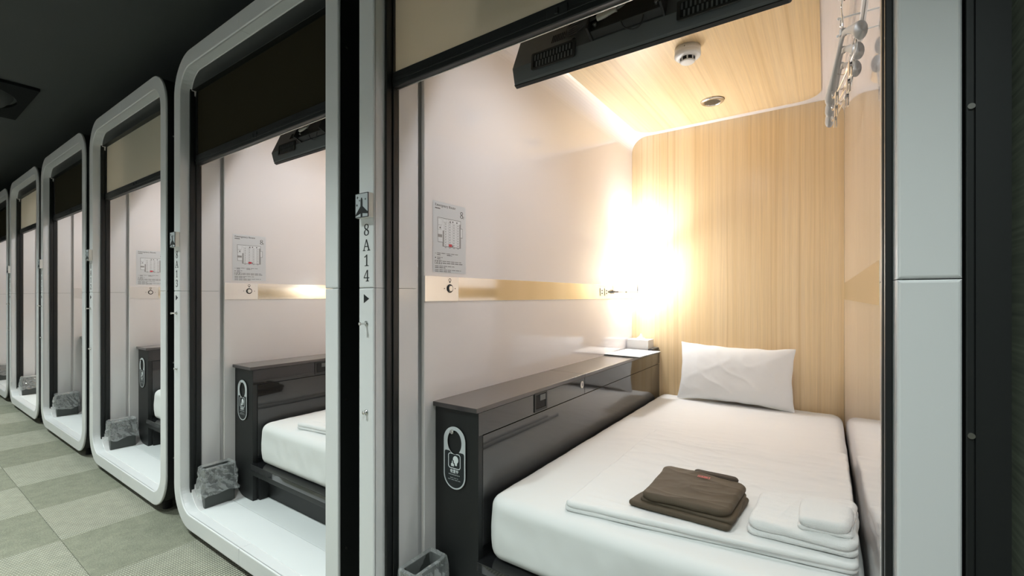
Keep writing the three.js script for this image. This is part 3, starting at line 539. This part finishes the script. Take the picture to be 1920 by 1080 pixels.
// wall lamps with their own light
function makeLamp(i) {
  const t = thing('reading_lamp', `lit white reading lamp at the back of ${CAB[i]}`, 'lamp', [-PITCH * i, 0, 0], 'bedside wall lamps');
  obj('wall_plate', [cyl(0.014, 0.014, 0.012, 24).rotateZ(Math.PI / 2).translate(WL + 0.009, 1.142, -1.76), cyl(0.008, 0.008, 0.03, 20).rotateZ(Math.PI / 2).translate(WL + 0.025, 1.142, -1.76)], M.steel, t);
  obj('arm', [tube([V3(WL + 0.038, 1.142, -1.76), V3(WL + 0.06, 1.142, -1.85), V3(-0.487, 1.142, -1.975)], 0.0035, 20), cyl(0.006, 0.006, 0.02, 16).rotateX(Math.PI / 2).translate(WL + 0.06, 1.142, -1.85), new THREE.SphereGeometry(0.008, 16, 12).translate(WL + 0.038, 1.142, -1.76), cyl(0.004, 0.004, 0.05, 12).translate(-0.485, 1.166, -1.978), new THREE.SphereGeometry(0.0055, 12, 10).translate(-0.485, 1.142, -1.978)], M.steel, t);
  const sh = obj('shade', lathe([[0, 0], [0.050, 0], [0.056, 0.003], [0.060, 0.012], [0.060, 0.157], [0.0575, 0.157], [0.0575, 0.125], [0, 0.125]], 48), M.lampGlow, t); sh.position.set(-0.485, 1.191, -1.978); sh.castShadow = false;
  const L = new THREE.PointLight(lampColor, LAMP_I, 0, 2); L.position.set(-0.485, 1.26, -1.978); L.castShadow = true; L.shadow.radius = 2.0; t.add(L);
  const bd = obj('bulb_disc', cyl(0.05, 0.05, 0.004, 32).translate(-0.485, 1.32, -1.978), M.lampGlow, t); bd.castShadow = false;
  const U = new THREE.SpotLight(lampColor, LAMP_UP, 0, 1.15, 1, 2); U.position.set(-0.485, 1.350, -1.978); U.target.position.set(-0.485, 2.2, -1.978); U.castShadow = true; U.shadow.radius = 2.2; t.add(U); t.add(U.target); U.target.name = 'aim';
  return t;
}
for (let i = 0; i < NCAB; i++) makeLamp(i);

// smoke detectors and air outlets in the cabin ceilings
const sd0 = thing('smoke_detector', 'round white smoke detector on the wood ceiling of cabin 8A14', 'detector', [0.022, 2.172, -1.148]);
obj('base', lathe([[0, 0], [0.052, 0], [0.052, -0.020], [0.050, -0.022], [0, -0.022]], 48), M.white, sd0);
obj('body', lathe([[0.05, -0.0215], [0.053, -0.023], [0.053, -0.034], [0.048, -0.040], [0.033, -0.043], [0.033, -0.041], [0, -0.041]], 48), M.white, sd0);
obj('sensor_cage', lathe([[0.0285, -0.041], [0.0285, -0.056], [0, -0.056]], 40), M.groove, sd0);
for (let k = 0; k < 8; k++) obj('cage_rib', box(-0.003, 0.003, -0.0562, -0.041, 0.026, 0.0305).rotateY(k * Math.PI / 4 + 0.2), M.white, sd0);
obj('cap', lathe([[0, -0.0625], [0.024, -0.0625], [0.029, -0.059], [0.030, -0.0555], [0, -0.0555]], 40), M.white, sd0);
obj('pin_light', new THREE.SphereGeometry(0.002, 10, 8).translate(0.0, -0.012, 0.052), M.ink, sd0);
const av0 = thing('air_outlet', 'round silver air outlet set in the wood ceiling of cabin 8A14', 'vent', [0.003, 2.172, -1.764]);
obj('ring', lathe([[0.040, -0.002], [0.042, -0.010], [0.050, -0.011], [0.058, -0.007], [0.061, 0], [0.04, 0]], 56), M.chrome, av0);
obj('dark_throat', lathe([[0, -0.003], [0.041, -0.003], [0.041, 0], [0, 0]], 40), M.groove, av0);
for (let k = -3; k <= 3; k++) { const w = Math.sqrt(0.041 ** 2 - (k * 0.0115) ** 2); obj('louvre', box(-w, w, -0.0075, -0.003, k * 0.0115 - 0.0016, k * 0.0115 + 0.0016), M.steel, av0); }

// recessed downlight in each cabin ceiling, in line with the detector and the air outlet
for (let i = 0; i < NCAB; i++) {
  const t = thing('cabin_downlight', `small recessed ceiling downlight above the bed in ${CAB[i]}`, 'lamp', [0.01 - PITCH * i, 2.172, -0.56], 'cabin ceiling downlights');
  obj('ring', lathe([[0.038, -0.001], [0.040, -0.006], [0.048, -0.005], [0.051, 0], [0.038, 0]], 40), M.white, t);
  obj('glowing_disc', cyl(0.038, 0.038, 0.002, 32).translate(0, -0.002, 0), M.downGlow, t);
  const L = new THREE.SpotLight(lampColor, CABIN_I, 0, 1.5, 0.5, 2); L.position.set(0, -0.008, 0); L.target.position.set(0, -2, 0); L.castShadow = true; L.shadow.radius = 2; t.add(L); t.add(L.target); L.target.name = 'aim';
}

// coat hangers on a rail at the right wall of the nearest cabin
const hr = thing('hook_rail', 'short white rail of three pegs high on the right wall of cabin 8A14', 'hooks', [0, 0, 0]);
obj('back_plate', box(WR - 0.0065, WR - 0.0005, 1.852, 1.878, -0.79, -0.50, 0.001), M.white, hr);
for (const z of [-0.546, -0.646, -0.746]) obj('peg', [cyl(0.0026, 0.0026, 0.052, 14).rotateZ(Math.PI / 2).translate(0.560, 1.8650, z), new THREE.SphereGeometry(0.0042, 14, 10).translate(0.534, 1.8650, z)], M.white, hr);
function makeHangerCoat(sd) {
  const N = 40, K = 16, pos = [], idx = [];
  for (let i = 0; i <= N; i++) {
    const s = i / N * 2 - 1, as = Math.abs(s), x = 0.205 * s, y = -0.098 * Math.pow(as, 1.25) + 0.004;
    const cap = Math.sqrt(Math.max(0, 1 - Math.pow(clamp((as - 0.9) / 0.1), 2))); const a = (0.0045 + 0.0095 * Math.pow(as, 2.2)) * cap + 0.0003, h = (0.0065 + 0.0165 * Math.pow(as, 2.5)) * cap + 0.0003;
    for (let k = 0; k < K; k++) { const t = k / K * 2 * Math.PI; pos.push(x + 0.25 * h * Math.sin(t) * Math.sign(s) * as, y + h * Math.sin(t), a * Math.cos(t)); }
  }
  for (let i = 0; i < N; i++) for (let k = 0; k < K; k++) { const p = i * K + k, q = i * K + (k + 1) % K; idx.push(p, q, p + K, q, q + K, p + K); }
  const g = new THREE.BufferGeometry(); g.setAttribute('position', new THREE.Float32BufferAttribute(pos, 3)); g.setAttribute('uv', new THREE.Float32BufferAttribute(new Float32Array(pos.length / 3 * 2), 2)); g.setIndex(idx); g.computeVertexNormals();
  const t = thing('coat_hanger', '', 'hanger', [0, 0, 0], 'grey coat hangers');
  obj('shoulders', g, M.greyPlastic, t);
  const hook = []; for (let k = 0; k <= 14; k++) { const a = -0.3 + k / 14 * (Math.PI + 0.5); hook.push(V3(0.018 * Math.cos(a), 0.082 + 0.018 * Math.sin(a), 0)); }
  obj('hook', tube([V3(0, 0, 0), V3(0.001, 0.03, 0), V3(0.010, 0.055, 0), ...hook], 0.0019, 60), M.chrome, t);
  obj('collar', cyl(0.008, 0.008, 0.016, 16).translate(0, 0.008, 0), M.greyPlastic, t);
  obj('trouser_bar', [tube([V3(-0.15, -0.068, 0), V3(-0.146, -0.098, 0), V3(-0.10, -0.108, 0), V3(0.10, -0.108, 0), V3(0.146, -0.098, 0), V3(0.15, -0.068, 0)], 0.0022, 50), tube([V3(-0.12, -0.045, 0.006), V3(0.0, -0.09, 0.006), V3(0.12, -0.045, 0.006)], 0.0015, 30)], M.chrome, t);
  for (const s of [-1, 1]) obj('clip', [box(s * 0.085 - 0.008, s * 0.085 + 0.008, -0.140, -0.106, 0.002, 0.0035, 0.0006), box(s * 0.085 - 0.008, s * 0.085 + 0.008, -0.140, -0.106, -0.0035, -0.002, 0.0006), cyl(0.0032, 0.0032, 0.016, 12).rotateZ(Math.PI / 2).translate(s * 0.085, -0.116, 0)], M.steel, t);
  return t;
}
const hg0 = makeHangerCoat(1);
[[0.541, -0.546, 0.135, 0, 'nearest grey coat hanger on the right wall, with the largest rounded tip'], [0.541, -0.646, 0.135, 0, 'middle grey coat hanger of three on the right wall'], [0.541, -0.746, 0.135, 0, 'rearmost grey coat hanger of three on the right wall']].forEach(([x, z, yaw, roll, l], i) => {
  const h = i ? dup(hg0, 0, l) : hg0; h.userData.label = l; h.position.set(x, 1.770, z); h.rotation.set(0, Math.PI / 2 + yaw, 0); h.rotateX(roll);
});

// things on the console
const tb = thing('tissue_box', 'white tissue box on the far end of the black console', 'box', [-0.490, CT, -2.045]);
obj('carton', box(-0.070, 0.070, 0.0003, 0.068, -0.055, 0.055, 0.002), M.tissueBox, tb);
{ const g = new THREE.PlaneGeometry(0.09, 0.06, 18, 10); const p = g.attributes.position; for (let i = 0; i < p.count; i++) { const u = p.getX(i) / 0.045, v = (p.getY(i) + 0.03) / 0.06; p.setXYZ(i, u * 0.034 * (1 - 0.85 * v) + 0.004 * v, 0.066 + v * 0.042 * (1 - 0.25 * Math.abs(u)), 0.012 * Math.sin(u * 4 + v * 3) * (1 - 0.4 * v)); } g.computeVertexNormals(); obj('tissue', g, M.tissue, tb); }
const fo = thing('paper_folder', 'white paper folder hanging over the edge of the black console', 'folder', [-0.453, CT, -1.80]);
obj('cover', box(-0.112, 0.112, 0.0062, 0.0074, -0.165, 0.165, 0.0004), M.paper, fo);
obj('sheets', box(-0.105, 0.106, 0.0018, 0.006, -0.160, 0.158, 0.0004), M.paper, fo);
obj('back_cover', box(-0.112, 0.112, 0.0003, 0.0016, -0.165, 0.165, 0.0004), M.cableGrey, fo); fo.rotation.y = -0.06;
const rc = thing('remote_control', 'black remote control beside the tissue box', 'remote', [-0.403, CT, -2.045]);
obj('handset', box(-0.0175, 0.0175, 0.0003, 0.016, -0.062, 0.062, 0.005), M.rail, rc);
for (let r = 0; r < 6; r++) for (let c = -1; c <= 1; c++) obj('button', box(c * 0.009 - 0.003, c * 0.009 + 0.003, 0.0155, 0.0172, -0.046 + r * 0.014 - 0.0035, -0.046 + r * 0.014 + 0.0035, 0.0008), M.cableGrey, rc);

// waste bins with clear liners
function rrPath(hx, hz, c, N) { const p = rrPts(-hx, hx, -hz, hz, c, 8); const v = p.map((q) => V3(q.x, q.y, 0)); const cv = new THREE.CatmullRomCurve3(v, true, 'catmullrom', 0.2); return cv.getSpacedPoints(N); }
function makeBin(sd) {
  const t = thing('waste_bin', '', 'bin', [-0.520, FLOOR + 0.0015, -0.133], 'waste bins with clear liners');
  const hx = 0.034, hz = 0.066, H = 0.176;
  const taper = (g) => { const p = g.attributes.position; for (let i = 0; i < p.count; i++) { const k = Math.max(0, 1 - p.getY(i) / H), x = p.getX(i); p.setX(i, x + 0.048 * k * k * clamp((hx - x) / (2 * hx))); } g.computeVertexNormals(); return g; };
  const wallGeo = flat(new THREE.ExtrudeGeometry(rrRing([-hx, hx, -hz, hz, 0.006], [-hx + 0.003, hx - 0.003, -hz + 0.003, hz - 0.003, 0.004]), { depth: H, steps: 8, bevelEnabled: false, curveSegments: 8 }).rotateX(-Math.PI / 2));
  obj('bin_body', [taper(wallGeo), taper(flat(box(-hx + 0.002, hx - 0.002, 0, 0.004, -hz + 0.002, hz - 0.002)))], M.binBlack, t);
  const N = 84, rows = 22, pts = rrPath(hx, hz, 0.007, N), pos = [], idx = [];
  for (let j = 0; j <= rows; j++) for (let i = 0; i < N; i++) {
    const q = pts[i], v = j / rows; let y, off;
    const hang = 0.118 + 0.018 * n3(q.x * 22 + sd, q.y * 22, 3);
    if (v < 0.22) { y = H - 0.06 * (1 - v / 0.22); off = -0.006; } else if (v < 0.34) { const a = (v - 0.22) / 0.12 * Math.PI; y = H + 0.013 * Math.sin(a); off = -0.006 * Math.cos(a) + 0.001; } else { const w = (v - 0.34) / 0.66; y = H - hang * w; off = 0.006 + 0.007 * w; }
    const L = Math.hypot(q.x, q.y), nx = q.x / L, ny = q.y / L, k = v < 0.22 ? 0.2 : clamp((v - 0.22) * 3);
    const cr = Math.pow(1 - Math.abs(n3(q.x * 34 + y * 22, q.y * 34 - y * 17, sd)), 4) - 0.4;
    const f = k * (0.010 * cr + 0.008 * n3(q.x * 60 + sd, y * 60, q.y * 60) + 0.006 * n3(q.x * 18, y * 18, q.y * 18 + sd));
    const o = Math.max(off + f, v >= 0.3 ? 0.0012 : -0.02);
    pos.push(q.x + nx * o, y + k * 0.006 * n3(q.x * 40, q.y * 40, sd + y * 30), q.y + ny * o * 1.1);
  }
  for (let j = 0; j < rows; j++) for (let i = 0; i < N; i++) { const p = j * N + i, q = j * N + (i + 1) % N; idx.push(p, q, p + N, q, q + N, p + N); }
  for (let i = 0; i < pos.length; i += 3) { const lim = -0.044 + 0.055 * Math.pow(Math.max(0, 1 - pos[i + 1] / H), 2); if (pos[i] < lim) pos[i] = lim + 0.1 * (pos[i] - lim); }
  const g = new THREE.BufferGeometry(); g.setAttribute('position', new THREE.Float32BufferAttribute(pos, 3)); g.setAttribute('uv', new THREE.Float32BufferAttribute(new Float32Array(pos.length / 3 * 2), 2)); g.setIndex(idx); const fg = g.toNonIndexed(); fg.computeVertexNormals();
  obj('bin_liner', fg, M.film, t).userData.label = 'crumpled clear plastic liner';
  return t;
}
for (let i = 0; i < NCAB; i++) { const b = makeBin(i * 5.3 + 1); b.position.x -= PITCH * i; b.userData.label = `black waste bin with clear liner inside ${CAB[i]}`; }

// ---------------------------------------------------------------- corridor ceiling fittings
{
  const t = thing('ceiling_diffuser', 'black square air diffuser with round throat in the corridor ceiling', 'vent', [-4.06, CEIL, 0.615]);
  const s = new THREE.Shape([V2(-0.41, -0.41), V2(0.41, -0.41), V2(0.41, 0.41), V2(-0.41, 0.41)]); const h = new THREE.Path(); h.absarc(0, 0, 0.36, 0, 2 * Math.PI, true); s.holes.push(h);
  obj('panel', extr(s, 0.02, 0.003, 2, 40).rotateX(Math.PI / 2), M.diffuser, t);
  obj('cone', lathe([[0.345, -0.002], [0.31, -0.045], [0.23, -0.058], [0.215, -0.05], [0.29, -0.035], [0.33, -0.001]], 56), M.ceilingBlack, t);
  obj('inner_cone', lathe([[0.16, -0.004], [0.13, -0.05], [0, -0.06]], 48), M.ceilingBlack, t);
  for (const a of [0.4, 2.5, 4.6]) obj('spoke', box(-0.3, 0.3, -0.02, -0.012, -0.012, 0.012).rotateY(a), M.diffuser, t);
}
DOWNLIGHTS.forEach((x, i) => {
  const t = thing('downlight', `round recessed downlight in the corridor ceiling, ${['first', 'second', 'third', 'fourth', 'fifth', 'sixth'][i]} from the right`, 'lamp', [x, CEIL, 0.92], 'corridor downlights');
  obj('trim_ring', lathe([[0.055, 0], [0.058, -0.008], [0.072, -0.006], [0.075, 0]], 40), M.diffuser, t);
  obj('glowing_disc', cyl(0.055, 0.055, 0.004, 40).translate(0, -0.004, 0), M.downGlow, t);
  const L = new THREE.SpotLight(corridorColor, CORRIDOR_I, 0, 0.92, 1, 2); L.position.set(0, -0.012, 0); L.target.position.set(0, -2, 0); L.castShadow = true; L.shadow.radius = 4; t.add(L); t.add(L.target); L.target.name = 'aim';
});

renderer.render(scene, camera);
